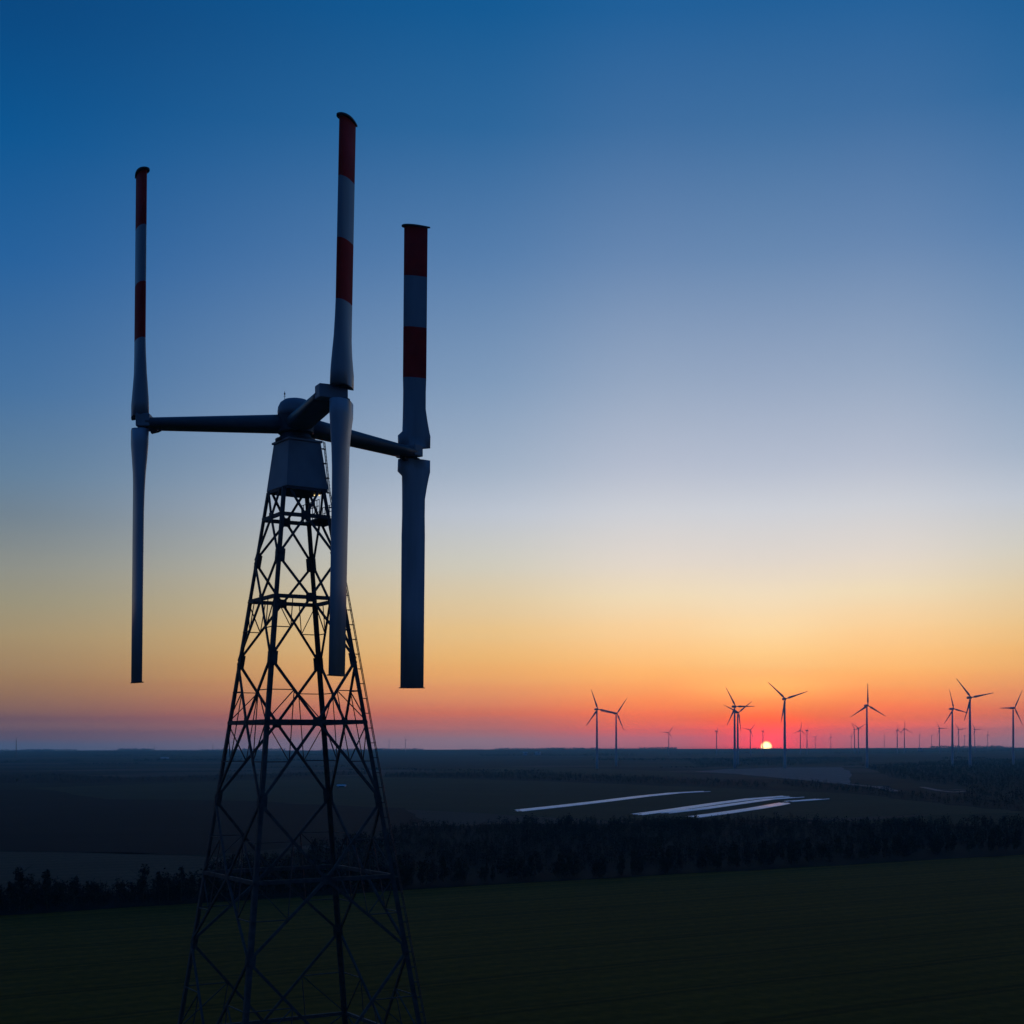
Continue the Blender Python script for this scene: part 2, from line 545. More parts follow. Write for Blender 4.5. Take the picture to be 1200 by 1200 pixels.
mb = MB()
radii = [0, 60, 160, 300, 500, 800, 1200, 1700, 2100, 2500, 2900, 3300, 3800, 4300, 4900, 5500, 6200, 7000, 7800, 8600, 9400, 10200, 11000, 11800]
NA = 240
vs = [(0, 0, 0)]
for r in radii[1:]:
    for i in range(NA):
        a = 2 * math.pi * i / NA
        x, y = r * math.sin(a), r * math.cos(a)
        vs.append((x, y, terrain(x, y)))
fs = [(0, 1 + (i + 1) % NA, 1 + i) for i in range(NA)]
for k in range(len(radii) - 2):
    b0, b1 = 1 + k * NA, 1 + (k + 1) * NA
    for i in range(NA):
        fs.append((b0 + i, b0 + (i + 1) % NA, b1 + (i + 1) % NA, b1 + i))
mb.add(vs, fs, 0, True)
tag(mb.build('ground', M['plain']), kind='structure')


def sheet(name, px, m, z, jitter=0.0, sub=6):
    """flat field whose corners are listed as they appear in the photograph; edges softened by small irregularities"""
    pts = [gnd(x, y) for x, y in px]
    out = []
    for i in range(len(pts)):
        p, q = pts[i], pts[(i + 1) % len(pts)]
        for k in range(sub):
            t = k / sub
            c = p.lerp(q, t)
            if jitter:
                c = c + Vector((random.uniform(-1, 1), random.uniform(-1, 1), 0)) * jitter
            out.append((c.x, c.y, z))
    mb = MB()
    mb.add(out, [tuple(range(len(out)))[::-1]])
    o = mb.build(name, m)
    tag(o, kind='structure')
    return o


sheet('green_field', [(-500, 1102), (0, 1069), (480, 1042), (1200, 1006), (1500, 990), (2600, 1090), (2400, 3000), (-1600, 3000)], M['green_field'], 0.05, 1.0)
sheet('stubble_field', [(-160, 1000), (0, 994), (160, 996), (260, 1002), (330, 1010), (330, 1040), (0, 1045), (-160, 1050)], M['stubble'], 0.06, 1.5)
sheet('dark_field', [(-300, 945), (0, 934), (300, 938), (470, 946), (500, 962), (420, 985), (240, 1000), (0, 993), (-300, 1000)], M['dark_soil'], 0.06, 2)
sheet('meadow', [(40, 919), (260, 913), (470, 910), (640, 916), (860, 926), (1010, 934), (1180, 950), (1190, 957), (960, 962), (720, 963), (480, 948), (300, 936), (120, 933)], M['meadow'], 0.05, 3)
sheet('brown_field', [(813, 906), (850, 903.5), (930, 901.5), (984, 901.5), (998, 909), (992, 922), (970, 920.5), (905, 913), (860, 909)], M['brown_field'], 0.08, 3)
sheet('distant_meadow', [(500, 901), (640, 899), (780, 905), (820, 912), (700, 911), (560, 909)], M['meadow'], 0.07, 3)


def lane(name, px, w, z):
    pts = [gnd(x, y) for x, y in px]
    fine = []
    for i in range(len(pts) - 1):
        for k in range(6):
            fine.append(pts[i].lerp(pts[i + 1], k / 6))
    fine.append(pts[-1])
    vs, fs = [], []
    for i, p in enumerate(fine):
        d = (fine[min(i + 1, len(fine) - 1)] - fine[max(i - 1, 0)]).normalized()
        nrm_ = Vector((-d.y, d.x, 0))
        ww = w * (0.8 + 0.4 * random.random())
        a, b = p + nrm_ * ww / 2, p - nrm_ * ww / 2
        vs += [(a.x, a.y, z), (b.x, b.y, z)]
    for i in range(len(fine) - 1):
        fs.append((2 * i + 1, 2 * i + 3, 2 * i + 2, 2 * i))
    mb = MB().add(vs, fs)
    return tag(mb.build(name, M['track']), kind='structure')


lane('farm_track', [(985, 920.5), (1005, 923.5), (1030, 925.5), (1050, 931)], 9, 0.12)
lane('gravel_path', [(1080, 926), (1100, 930.5), (1118, 932.5), (1131, 931)], 5, 0.12)
lane('field_lane', [(1080, 926), (1092, 929), (1110, 930), (1132, 929)], 3, 0.13)
lane('field_edge_lane', [(1150, 1007.2), (1175, 1005.6), (1200, 1004.5), (1300, 999)], 2.0, 0.13)

# ------------------------------------------------------------------ plastic film over the crop rows
FILM = [
    ('long pale strip of plastic film lying alone on the meadow behind the others', [(600, 951), (650, 946), (700, 940.7), (750, 934.8), (790, 931), (829, 929.3)], 11),
    ('upper pale film strip of the close pair, broken by tree tops at its near end', [(742, 956.5), (790, 950.5), (840, 943.5), (880, 938.6), (922, 935.6)], 9),
    ('lower pale film strip of the close pair, ending furthest from the trees', [(775, 954.7), (820, 950), (860, 944.6), (900, 939.3), (936, 936.9)], 8),
    ('pale film strip nearest the dark wood, in front of the close pair', [(806, 960), (840, 956), (880, 950.5), (905, 946.5), (920, 943.8)], 9),
    ('short pale film strip continuing the nearest one towards the far trees', [(921, 942.2), (940, 941), (965, 939.2)], 8),
]
for label, px, w in FILM:
    pts = [gnd(x, y) for x, y in px]
    fine = []
    for i in range(len(pts) - 1):
        for k in range(10):
            fine.append(pts[i].lerp(pts[i + 1], k / 10))
    fine.append(pts[-1])
    mb = MB()
    rows = max(4, int(w / 2.4))
    for r_ in range(rows):
        off = (r_ - (rows - 1) / 2) * (w / rows)
        s0, s1 = random.randint(0, 2), len(fine) - random.randint(0, 2)
        rings = []
        for i in range(s0, s1):
            d = (fine[min(i + 1, len(fine) - 1)] - fine[max(i - 1, 0)]).normalized()
            n_ = Vector((-d.y, d.x, 0))
            c = fine[i] + n_ * off
            hw = w / rows * 0.43
            hh = 0.32 * random.uniform(0.9, 1.1)
            rings.append([c + n_ * (hw * math.cos(t)) + Vector((0, 0, 0.06 + hh * math.sin(t))) for t in [math.pi * j / 6 for j in range(7)]])
        n = 7
        o = len(mb.v)
        mb.v += [tuple(p) for r2 in rings for p in r2]
        for k in range(len(rings) - 1):
            for i in range(n - 1):
                mb.f.append([o + k * n + i, o + (k + 1) * n + i, o + (k + 1) * n + i + 1, o + k * n + i + 1])
                mb.m.append(0)
                mb.sm.append(True)
    tag(mb.build('plastic_film', M['film']), label, 'crop cover', 'pale film strips on the meadow')


# ------------------------------------------------------------------ vertical-axis turbine
CX, CY = -20.3, 136.8
ROOT = empty('vertical_axis_turbine', (CX, CY, 0))
tag(ROOT, 'tall three armed vertical axis wind turbine with red banded blades on a lattice tower', 'wind turbine')
TA = R(14.3)
LEGDIR = [Vector((-math.sin(TA), -math.cos(TA), 0)), Vector((math.cos(TA), -math.sin(TA), 0)),
          Vector((math.sin(TA), math.cos(TA), 0)), Vector((-math.cos(TA), math.sin(TA), 0))]   # near, right, far, left


def leg_r(z):
    return 3.02 + (56.2 - z) * 0.1865


def LP(k, z):
    d = LEGDIR[k % 4] * leg_r(z)
    return Vector((d.x, d.y, z))


TOP, RINGS, NODES = 56.4, [53.8, 46.1, 34.6, 20.3, 5.0], [49.9, 40.4, 27.3, 13.6]
tower = empty('lattice_tower', (0, 0, 0))
tower.parent = ROOT
G = M['galvanised']
for k in range(4):
    # L-profile with its heel outwards, flanges along the two adjoining faces
    a = (LP(k + 1, 30) - LP(k, 30)).normalized()
    b = (LP(k - 1, 30) - LP(k, 30)).normalized()
    mb = MB()
    for z0, z1, w in ((-0.2, 20.3, 0.46), (20.3, 46.1, 0.40), (46.1, TOP, 0.34)):
        mb.angle(LP(k, z0), LP(k, z1), w, 0.07, a, b)
    mb.build('leg', G, tower)
    mb = MB()
    p = LP(k, 0)
    mb.add([(p.x + sx * 1.1, p.y + sy * 1.1, z) for z in (-0.3, 0.55) for sx, sy in ((-1, -1), (1, -1), (1, 1), (-1, 1))],
           [(3, 2, 1, 0), (4, 5, 6, 7), (0, 1, 5, 4), (1, 2, 6, 5), (2, 3, 7, 6), (3, 0, 4, 7)])
    mb.build('footing', M['track'], tower, 0.05)


def inset(p, d=0.05):
    v = Vector((p.x, p.y, 0))
    return p - v.normalized() * d


red_bars = []
for k in range(4):
    n_out = ((LEGDIR[k] + LEGDIR[(k + 1) % 4]) / 2).normalized()

    def FM(z):
        return (LP(k, z) + LP(k + 1, z)) / 2

    for zr in RINGS:
        w = 0.36
        MB().bar(inset(LP(k, zr), 0.1), inset(LP(k + 1, zr), 0.1), 0.20, w).build('horizontal_beam', G, tower)
        if zr > 6:
            c = FM(zr) + n_out * 0.03
            t = (LP(k + 1, zr) - LP(k, zr)).normalized()
            MB().bar(c - Vector((0, 0, 0.42)), c + Vector((0, 0, 0.42)), 0.05, 0.9, up=t).build('gusset_plate', G, tower)
    # main diagonals: face middle on a ring <-> leg node between rings
    segs = [(TOP + 0.8, RINGS[0])]
    for i in range(4):
        segs += [(NODES[i], RINGS[i]), (NODES[i], RINGS[i + 1])]
    segs.append((-0.05, RINGS[4]))
    for zn, zr in segs:
        for kk in (k, k + 1):
            w = 0.21 if zr > 40 else 0.24
            q = FM(zr)
            p = LP(kk, min(zn, TOP + 0.8))
            if zn > TOP:
                p = p.lerp(q, (zn - TOP) / (zn - zr))
            e = (q - p).normalized()
            MB().bar(p + e * 0.15, q - e * 0.05, w, w * 0.75, up=n_out).build('diagonal_brace', G, tower)
            if zr < 50:
                C_, N_, G_ = LP(kk, zr), LP(kk, zn), FM(zr)
                if zr == RINGS[1] and zn > zr:
                    continue
                Mm, P_, Q_ = (G_ + N_) / 2, (C_ + N_) / 2, (C_ + G_) / 2
                red_bars += [(Mm, P_), (Mm, C_), (Mm, Q_)]
    for zn in NODES:
        for kk, t in ((k, 1), (k + 1, -1)):
            c = LP(kk, zn) + (LP(k + 1, zn) - LP(k, zn)).normalized() * (t * 0.36) + n_out * 0.02
            e = (LP(kk, zn + 1) - LP(kk, zn - 1)).normalized()
            MB().bar(c - e * 0.65, c + e * 0.65, 0.04, 0.62, up=(LP(k + 1, zn) - LP(k, zn)).normalized()).build('node_plate', G, tower)
big = sorted(red_bars, key=lambda s: -(s[0].z + s[1].z))
for p, q in big[:100]:
    MB().bar(p, q, 0.085, 0.085).build('secondary_brace', G, tower)
rest = MB()
for p, q in big[100:]:
    rest.bar(p, q, 0.10, 0.10)
tag(rest.build('lower_secondary_bracing', G, tower), kind='stuff')

# ladder down the outer corner of the right leg
rad_, tan_ = LEGDIR[1], Vector((math.sin(TA), math.cos(TA), 0))
mb = MB()


def lad(z, s):
    if z > TOP:
        p = LEGDIR[1] * (leg_r(TOP) + 0.1 - (z - TOP) * 0.13) + Vector((0, 0, z))
    else:
        p = LP(1, z)
    return p + rad_ * 0.38 + tan_ * s


for s in (-0.17, 0.17):
    mb.bar(lad(0.2, s), lad(TOP, s), 0.075)
    mb.bar(lad(TOP, s), lad(60.9, s), 0.075)
z = 0.4
while z < 60.8:
    mb.bar(lad(z, -0.17), lad(z, 0.17), 0.03)
    z += 0.33
z = 0.9
while z < 60.9:
    for s in (-0.17, 0.17):
        mb.bar(lad(z, s), lad(z, s) - rad_ * 0.34, 0.07)
    z += 1.38
mb.build('ladder', G, tower)

# service platform at the topmost ring
f_out = ((LEGDIR[1] + LEGDIR[2]) / 2).normalized()
f_tan = (LEGDIR[2] - LEGDIR[1]).normalized()
pc = (LP(1, 53.7) + LP(2, 53.7)) / 2 + f_out * 0.1
plat = MB()
plat.bar(pc - f_tan * 2.2, pc + f_tan * 2.2, 2.3, 0.14)
plat.bar(pc - f_tan * 2.2 + f_out * 1.1 + Vector((0, 0, 0.1)), pc + f_tan * 2.2 + f_out * 1.1 + Vector((0, 0, 0.1)), 0.08, 0.5)
po = plat.build('platform', M['dark_plate'], tower)
rl = MB()
for s in (-1.1, 1.1):
    for j in range(9):
        b0 = pc + f_tan * (-2.15 + 4.3 * j / 8) + f_out * s
        rl.bar(b0, b0 + Vector((0, 0, 1.75)), 0.065)
    for h in (0.6, 1.15, 1.75):
        rl.bar(pc - f_tan * 2.15 + f_out * s + Vector((0, 0, h)), pc + f_tan * 2.15 + f_out * s + Vector((0, 0, h)), 0.055)
rl.build('railing', G, tower)
# two small work lamps under the machine house
for lx, ly, lz in ((371, 579.5, 0), (376.5, 584, 0)):
    p = at(lx, ly, CY + 0.6) - Vector((CX, CY, 0))
    p.z = TOP - 0.26
    lamp = MB()
    lamp.tube([p + Vector((0, 0, 0.02)), p + Vector((0, 0, 0.14))], [0.11, 0.13], 12)
    lo = lamp.build('work_lamp', M['dark_plate'], ROOT)
    gl = MB()
    gl.tube([p + Vector((0, 0, -0.09)), p + Vector((0, 0, -0.04)), p + Vector((0, 0, 0.02))], [0.03, 0.07, 0.085], 12)
    gl.build('lamp_glass', M['lamp_glass'], lo)


# machine house
def square(rad, z):
    t = R(10)
    return [Vector((0.15 + rad * math.sin(-t + k * math.pi / 2), -rad * math.cos(-t + k * math.pi / 2), z)) for k in range(4)]


cab = MB()
cab.loft([square(3.06, 56.45), square(2.34, 60.85)], True, 0, False)
co = cab.build('machine_house', M['grey_paint'], ROOT, 0.05)
mb = MB()
mb.loft([square(3.0, 56.2), square(3.0, 56.44)], True, 0, False)
mb.build('base_frame', M['dark_plate'], co)
mb = MB()
mb.loft([square(2.52, 60.86), square(2.52, 61.05)], True, 0, False)
mb.build('roof_plate', M['grey_paint'], co, 0.02)


def circ(r, z, n=40):
    return [Vector((r * math.cos(2 * math.pi * i / n), r * math.sin(2 * math.pi * i / n), z)) for i in range(n)]


mb = MB()
mb.loft([circ(1.9, 61.05), circ(1.9, 61.25), circ(1.55, 61.35), circ(1.35, 61.9)], True, 0, False)
mb.build('neck', M['hub_steel'], ROOT)
mb = MB()
mb.loft([circ(1.62, 61.8), circ(1.72, 61.9), circ(1.72, 63.35), circ(1.6, 63.45)], True, 0, False)
hub = mb.build('hub', M['hub_steel'], ROOT)
mb = MB()
mb.loft([circ(1.66, 63.42), circ(1.68, 63.9), circ(1.62, 64.3), circ(1.42, 64.7), circ(1.05, 64.98), circ(0.5, 65.12), circ(0.1, 65.14)], True, 0, True)
dome = mb.build('dome_cover', M['grey_paint'], ROOT)
mb = MB()
ax = Vector((-0.96, -0.3, 0))
mb.tube([ax + Vector((0, 0, 64.55)), ax + Vector((0, 0, 65.75))], 0.025, 6)
mb.tube([ax + Vector((0, 0, 65.45)), ax + Vector((0, 0, 65.6))], 0.07, 8)
mb.tube([ax + Vector((-0.1, 0, 65.3)), ax + Vector((0.1, 0, 65.3))], 0.02, 6)
mb.build('antenna', M['dark_plate'], dome)

ARMZ = 62.75
TIPS = [((165.4, 598), 125), ((404.4, 652), 64), ((487.2, 541), 12)]
LEAN = {125: 0.0135, 64: 0.0235, 12: 0.0125}     # the blades hang slightly off plumb


def foil(lead, trail, t, z, o, ca, lean=0.0, n=14):
    """closed symmetric aerofoil outline, nose at -lead, tail at +trail along the chord direction ca"""
    c = Vector((math.cos(ca), math.sin(ca), 0))
    nn = Vector((-math.sin(ca), math.cos(ca), 0))
    ch = lead + trail
    pts = []
    xs = [0.5 * (1 - math.cos(math.pi * i / n)) for i in range(n + 1)]

    def yt(x):
        return 5 * t * (0.2969 * math.sqrt(x) - 0.126 * x - 0.3516 * x * x + 0.2843 * x ** 3 - 0.1036 * x ** 4) + 0.02 * x

    up = [(x, yt(x)) for x in xs]
    lo = [(x, -yt(x)) for x in xs[1:]][::-1]
    for x, y in up + lo:
        pts.append(o + c * (-lead + ch * x) + nn * y + Vector((lean * (z - ARMZ), 0, z)))
    return pts


for (px, ln), ca in TIPS:
    D = F * 48.0 / ln
    u, _ = ray(px, HY - (62.8 - EYE) / D * F)
    tip = Vector((u * D - CX, D - CY, 0))
    rad = tip.length
    d = tip.normalized()
    side = Vector((-d.y, d.x, 0))
    # arm: streamlined tapered beam running to the joint box
    shift = -0.76 if ca == 64 else 0.0
    rings = []
    for i in range(9):
        t = i / 8
        r = 1.2 + (rad - 0.9 - 1.2) * t
        hv, hw = 0.86 - 0.34 * t, 1.24 + 0.08 * t
        ring = []
        for j in range(28):
            a = 2 * math.pi * j / 28
            cx_, cy_ = math.cos(a), math.sin(a)
            e = abs(cx_) ** 1.0 * math.copysign(1, cx_)
            ring.append(d * r + side * (hw * e + shift * t) + Vector((0, 0, ARMZ + (hv * cy_ if cy_ > 0 else -hv * abs(cy_) ** 0.45))))
        rings.append(ring)
    MB().loft(rings, True, 0, True).build('arm', M['arm_paint'], ROOT)
    # joint box between the upper and the lower blade
    jb = MB()
    c0 = tip - d * 0.55 + side * (-0.76 if ca == 64 else 0.0) + Vector((0, 0, 0.12))
    for p, q, w, h in ((c0 - d * 0.75, c0 + d * 0.55, 2.6, 1.18),):
        jb.bar(p + Vector((0, 0, ARMZ)), q + Vector((0, 0, ARMZ)), w, h)
    jo = jb.build('blade_joint', M['grey_paint'], ROOT, 0.08)
    fl = MB()
    for sgn in (-1, 1):
        z0 = ARMZ + sgn * 0.50
        fl.loft([[tip + Vector((0.66 * math.cos(2 * math.pi * i / 24), 0.66 * math.sin(2 * math.pi * i / 24), zz)) for i in range(24)] for zz in sorted((z0, z0 + sgn * 0.2))])
    fl.build('flange', M['dark_plate'], jo)
    # small actuator housings hanging under the arm end
    ac = MB()
    ac.bar(tip - d * 1.7 + Vector((0, 0, ARMZ - 0.62)), tip - d * 1.15 + Vector((0, 0, ARMZ - 0.75)), 0.5, 0.35)
    ac.tube([tip - d * 1.75 + Vector((0, 0, ARMZ - 0.78)), tip - d * 2.1 + Vector((0, 0, ARMZ - 0.62))], 0.09, 8)
    ac.build('pitch_drive', M['dark_plate'], jo)
    a = R(ca)
    for sgn in (1, -1):
        zmid = ARMZ - 0.35 if sgn > 0 else ARMZ - 0.35
        end = 86.4 if sgn > 0 else 38.4
        st = [(0.62, 1.10, 1.66, 1.40), (0.64, 1.62, 1.76, 1.42), (1.85, 1.66, 1.77, 1.42), (2.30, 1.20, 1.66, 1.38), (3.4, 1.17, 1.45, 1.22), (4.7, 1.15, 1.25, 0.98), (6.5, 1.14, 1.24, 0.74), (8.5, 1.18, 1.28, 0.66)]
        hl = abs(end - ARMZ)
        if ca == 64 or ca == 125:
            st = [(0.62, 1.20, 1.66, 1.42), (0.64, 1.45, 1.76, 1.44), (1.85, 1.42, 1.77, 1.42), (2.30, 1.38, 1.66, 1.38), (3.4, 1.30, 1.45, 1.22), (4.7, 1.23, 1.30, 0.98), (6.5, 1.19, 1.28, 0.76), (8.5, 1.18, 1.28, 0.66)]
        mats = []
        if sgn > 0:
            b3, b2, b1 = hl - 15.75, hl - 10.5, hl - 5.2
            st = [s for s in st if s[0] < b3 - 0.2] + [(b3, 1.18, 1.28, 0.64), (b2, 1.18, 1.28, 0.62), (b1, 1.18, 1.28, 0.60), (hl - 0.1, 1.18, 1.28, 0.60)]
        else:
            st += [(hl - 8, 1.17, 1.27, 0.62), (hl - 0.06, 1.17, 1.27, 0.60)]
        rings = [foil(l_, t_, th, ARMZ + sgn * s, tip, a, LEAN[ca]) for s, l_, t_, th in st]
        mi = [0] * (len(st) - 1)
        if sgn > 0:
            mi[-1] = 1
            mi[-3] = 1
        bm_ = MB()
        if sgn < 0:
            rings, mi = rings[::-1], mi[::-1]
        bm_.loft(rings, True, mi, True)
        bo = bm_.build('blade', [M['white_paint' if sgn > 0 else 'horizon_lit_paint'], M['red_paint']], ROOT)
        if sgn > 0:
            bo['label'] = 'upper blade with two red bands'
        else:
            bo['label'] = 'plain lower blade painted paler for horizon light'
        ep = MB()
        g_ = 0.32 if sgn > 0 else 0.2
        zz = sorted((ARMZ + sgn * (hl - 0.09 if sgn > 0 else hl - 0.055), ARMZ + sgn * (hl + (0.05 if sgn > 0 else 0.02))))
        ep.loft([foil(1.13 + g_, 1.23 + g_, 0.60 + 2 * g_ * 0.7, z_, tip, a, LEAN[ca]) for z_ in zz], True, 0, False)
        ep.build('end_plate', M['dark_plate'], bo)


# ------------------------------------------------------------------ horizontal-axis wind turbines far away
BLEN, TH = 36.0, 100.0


def hawt_master():
    root = empty('wind_turbine', (0, 0, 0))
    mb = MB()
    n = 20
    zs = [-3, 12, 40, 70, 97.6]
    rs = [2.25, 2.1, 1.85, 1.55, 1.2]
    mb.loft([[Vector((r * math.cos(2 * math.pi * i / n), r * math.sin(2 * math.pi * i / n), z)) for i in range(n)] for z, r in zip(zs, rs)])
    mb.build('tower', M['turbine_paint'], root)
    mb = MB()
    prof = [(-6.6, 1.2), (-6.2, 1.7), (-2, 1.95), (1.6, 1.9), (2.5, 1.5)]
    mb.loft([[Vector((w * math.copysign(abs(math.cos(t)) ** 0.5, math.cos(t)), -y, TH + w * math.copysign(abs(math.sin(t)) ** 0.5, math.sin(t)))) for t in [2 * math.pi * i / 16 for i in range(16)]] for y, w in prof])
    mb.build('nacelle', M['turbine_paint'], root)
    mb = MB()
    prof = [(2.45, 1.3), (3.2, 1.45), (4.2, 1.3), (5.0, 0.8), (5.4, 0.15)]
    mb.loft([[Vector((w * math.cos(t), -y, w * math.sin(t))) for t in [2 * math.pi * i / 16 for i in range(16)]] for y, w in prof])
    hub_ = mb.build('rotor_hub', M['turbine_paint'], root)
    hub_.location = (0, 0, TH)
    st = [(0.9, 0.75, 0.75), (3, 0.8, 0.7), (6.5, 1.75, 0.55), (12, 1.4, 0.36), (20, 1.0, 0.24), (29, 0.66, 0.15), (34.5, 0.4, 0.09), (36, 0.12, 0.04)]
    for k in range(3):
        mb = MB()
        rings = []
        for s, c, t in st:
            rings.append([Vector((c * math.cos(a) * 0.95, -3.6 + t * math.sin(a) - 0.02 * s, s)) for a in [2 * math.pi * i / 10 for i in range(10)]])
        mb.loft(rings)
        b = mb.build('blade', M['turbine_paint'], hub_)
        b.rotation_euler = (0, R(120 * k), 0)
    return root


def place_hawt(src, first, hx, hy, D, yaw, phase, label):
    """hub seen at (hx, hy); tower stands on the terrain below it"""
    hubp = at(hx, hy, D)
    gz = terrain(hubp.x, hubp.y)
    s = (hubp.z - gz) / TH
    if first:
        o, hb = src, [c for c in src.children if c.name.startswith('rotor_hub')][0]
    else:
        o = src.copy()
        COL.objects.link(o)
        for ch in src.children:
            c = ch.copy()
            COL.objects.link(c)
            c.parent = o
            if ch.name.startswith('rotor_hub'):
                hb = c
            for g in ch.children:
                d = g.copy()
                COL.objects.link(d)
                d.parent = c
    o.location = (hubp.x, hubp.y, gz)
    o.scale = (BSC(D, s), BSC(D, s), s)
    o.scale = (s, s, s)
    o.rotation_euler = (0, 0, R(yaw))
    hb.rotation_euler = (0, R(phase), 0)
    tag(o, label, 'wind turbine', 'wind farm turbines on the horizon')


def BSC(D, s):
    return s


HAWTS = [
    # hub px, distance, yaw, phase of one blade from upright (clockwise as seen)
    (699.8, 832, 2330, 24, -21, 'left turbine of the pair standing well left of the sun, one blade steeply up left'),
    (722.3, 837, 2650, 24, 36, 'right turbine of the pair standing well left of the sun, one blade raised up right'),
    (783.8, 860, 5200, 20, 34, 'small lone wind turbine in the wide gap left of the sun'),
    (839.8, 858.5, 5200, 68, 20, 'small wind turbine seen nearly edge on, just left of the overlapping pair'),
    (861.2, 830, 2330, 22, -31, 'taller wind turbine of the overlapping pair beside the sun, one blade up left'),
    (864.8, 837, 2700, 22, 53, 'shorter wind turbine of the overlapping pair beside the sun, blades spread like a Y'),
    (879.3, 857.5, 5200, 15, 42, 'small wind turbine between the overlapping pair and the sun'),
    (894.2, 859, 6000, 70, 12, 'small edge on wind turbine whose tower crosses the sun disc'),
    (919.9, 821.5, 2330, 10, -48, 'large wind turbine right beside the sun, two blades spread wide above its hub'),
    (938.0, 858.5, 5400, 12, 8, 'small wind turbine with one upright blade, first right of the large turbine by the sun'),
    (945.8, 858.8, 5400, 80, 3, 'small edge on wind turbine second right of the large turbine by the sun'),
    (973.6, 866.5, 9000, 20, -10, 'tiny faint wind turbine with upright blade, midway between two large turbines right of the sun'),
    (1001.5, 857.8, 5400, 16, -35, 'small wind turbine left of the close small pair beside the large upright bladed turbine'),
    (1006.0, 856.5, 5400, 16, 62, 'small wind turbine right of the close small pair beside the large upright bladed turbine'),
    (1016.2, 830, 2330, 14, -1, 'large wind turbine with one blade straight up like an inverted Y'),
    (1036.4, 865.5, 8500, 75, 10, 'tiny faint edge on wind turbine right of the large upright bladed turbine'),
    (1051.6, 859, 5600, 40, -4, 'small wind turbine left of the small pair midway along the right skyline'),
    (1060.0, 857.6, 5400, 24, -3, 'small wind turbine right of the small pair midway along the right skyline'),
    (1077.5, 865.2, 8500, 72, 5, 'tiny edge on wind turbine alone midway along the right skyline'),
    (1091.8, 866, 9000, 15, -60, 'tiny pale wind turbine just left of a small turbine with blade up left'),
    (1101.0, 857.6, 5400, 18, -33, 'small wind turbine left of the tall pair near the right edge'),
    (1116.3, 834.7, 2480, 28, -18, 'left and shorter turbine of the tall pair near the right edge'),
    (1123.6, 859, 5600, 14, -38, 'small wind turbine in the gap within the tall pair near the right edge'),
    (1130.2, 866, 9000, 65, 15, 'tiny faint wind turbine tucked just left of the tallest turbine near the right edge'),
    (1137.0, 821.6, 2300, 12, -41, 'tallest wind turbine near the right edge, two blades spread wide above its hub'),
    (1142.4, 859, 5600, 18, -33, 'small wind turbine just right of the tallest turbine near the right edge'),
    (1157.6, 865.5, 8500, 14, 0, 'tiny wind turbine with upright blade alone between the two rightmost large turbines'),
    (1187.6, 834.2, 2480, 26, 29, 'rightmost wind turbine, one blade raised up right and one pointing left'),
    (475.3, 866, 7600, 40, -25, 'small faint wind turbine just right of the lattice tower foot on the skyline'),
    (456.0, 867.5, 9000, 30, 20, 'faintest wind turbine nearest the lattice tower on the right skyline'),
    (997.6, 866, 8800, 78, 0, 'tiny edge on wind turbine left of the close small pair on the skyline'),
    (955.5, 866.5, 9300, 20, 40, 'faint tiny wind turbine second left of the tiny turbine midway right of the sun'),
]
src = hawt_master()
for i, h in enumerate(HAWTS):
    place_hawt(src, i == 0, *h)


# slim masts on the left skyline
def mast(x, ytop, D, label, w=0.9):
    top = at(x, ytop, D)
    gz = terrain(top.x, top.y)
    root = empty('radio_mast', (top.x, top.y, gz))
    H = top.z - gz
    mb = MB()
    for k in range(3):
        a = 2 * math.pi * k / 3
        mb.bar((w * math.cos(a) * 1.6, w * math.sin(a) * 1.6, -1), (w * math.cos(a) * 0.6, w * math.sin(a) * 0.6, H), 0.5)
    for j in range(14):
        z0, z1 = H * j / 14, H * (j + 1) / 14
        for k in range(3):
            a, b = 2 * math.pi * k / 3, 2 * math.pi * (k + 1) / 3
            r0, r1 = w * (1.6 - z0 / H), w * (1.6 - z1 / H)
            mb.bar((r0 * math.cos(a), r0 * math.sin(a), z0), (r1 * math.cos(b), r1 * math.sin(b), z1), 0.3)
    mb.build('lattice_mast', M['hub_steel'], root)
    mb = MB()
    mb.tube([(0, 0, H - 1), (0, 0, H + 9)], 0.35, 8)
    mb.build('antenna', M['hub_steel'], root)
    tag(root, label, 'mast', 'slim masts on the left skyline')


mast(19, 862, 5200, 'tall slim mast near the left end of the skyline', 1.4)
mast(181, 871, 7000, 'short slim mast above the pale building left of the tower', 1.1)
mast(249.5, 870, 6500, 'short slim mast close left of the lattice tower', 1.0)


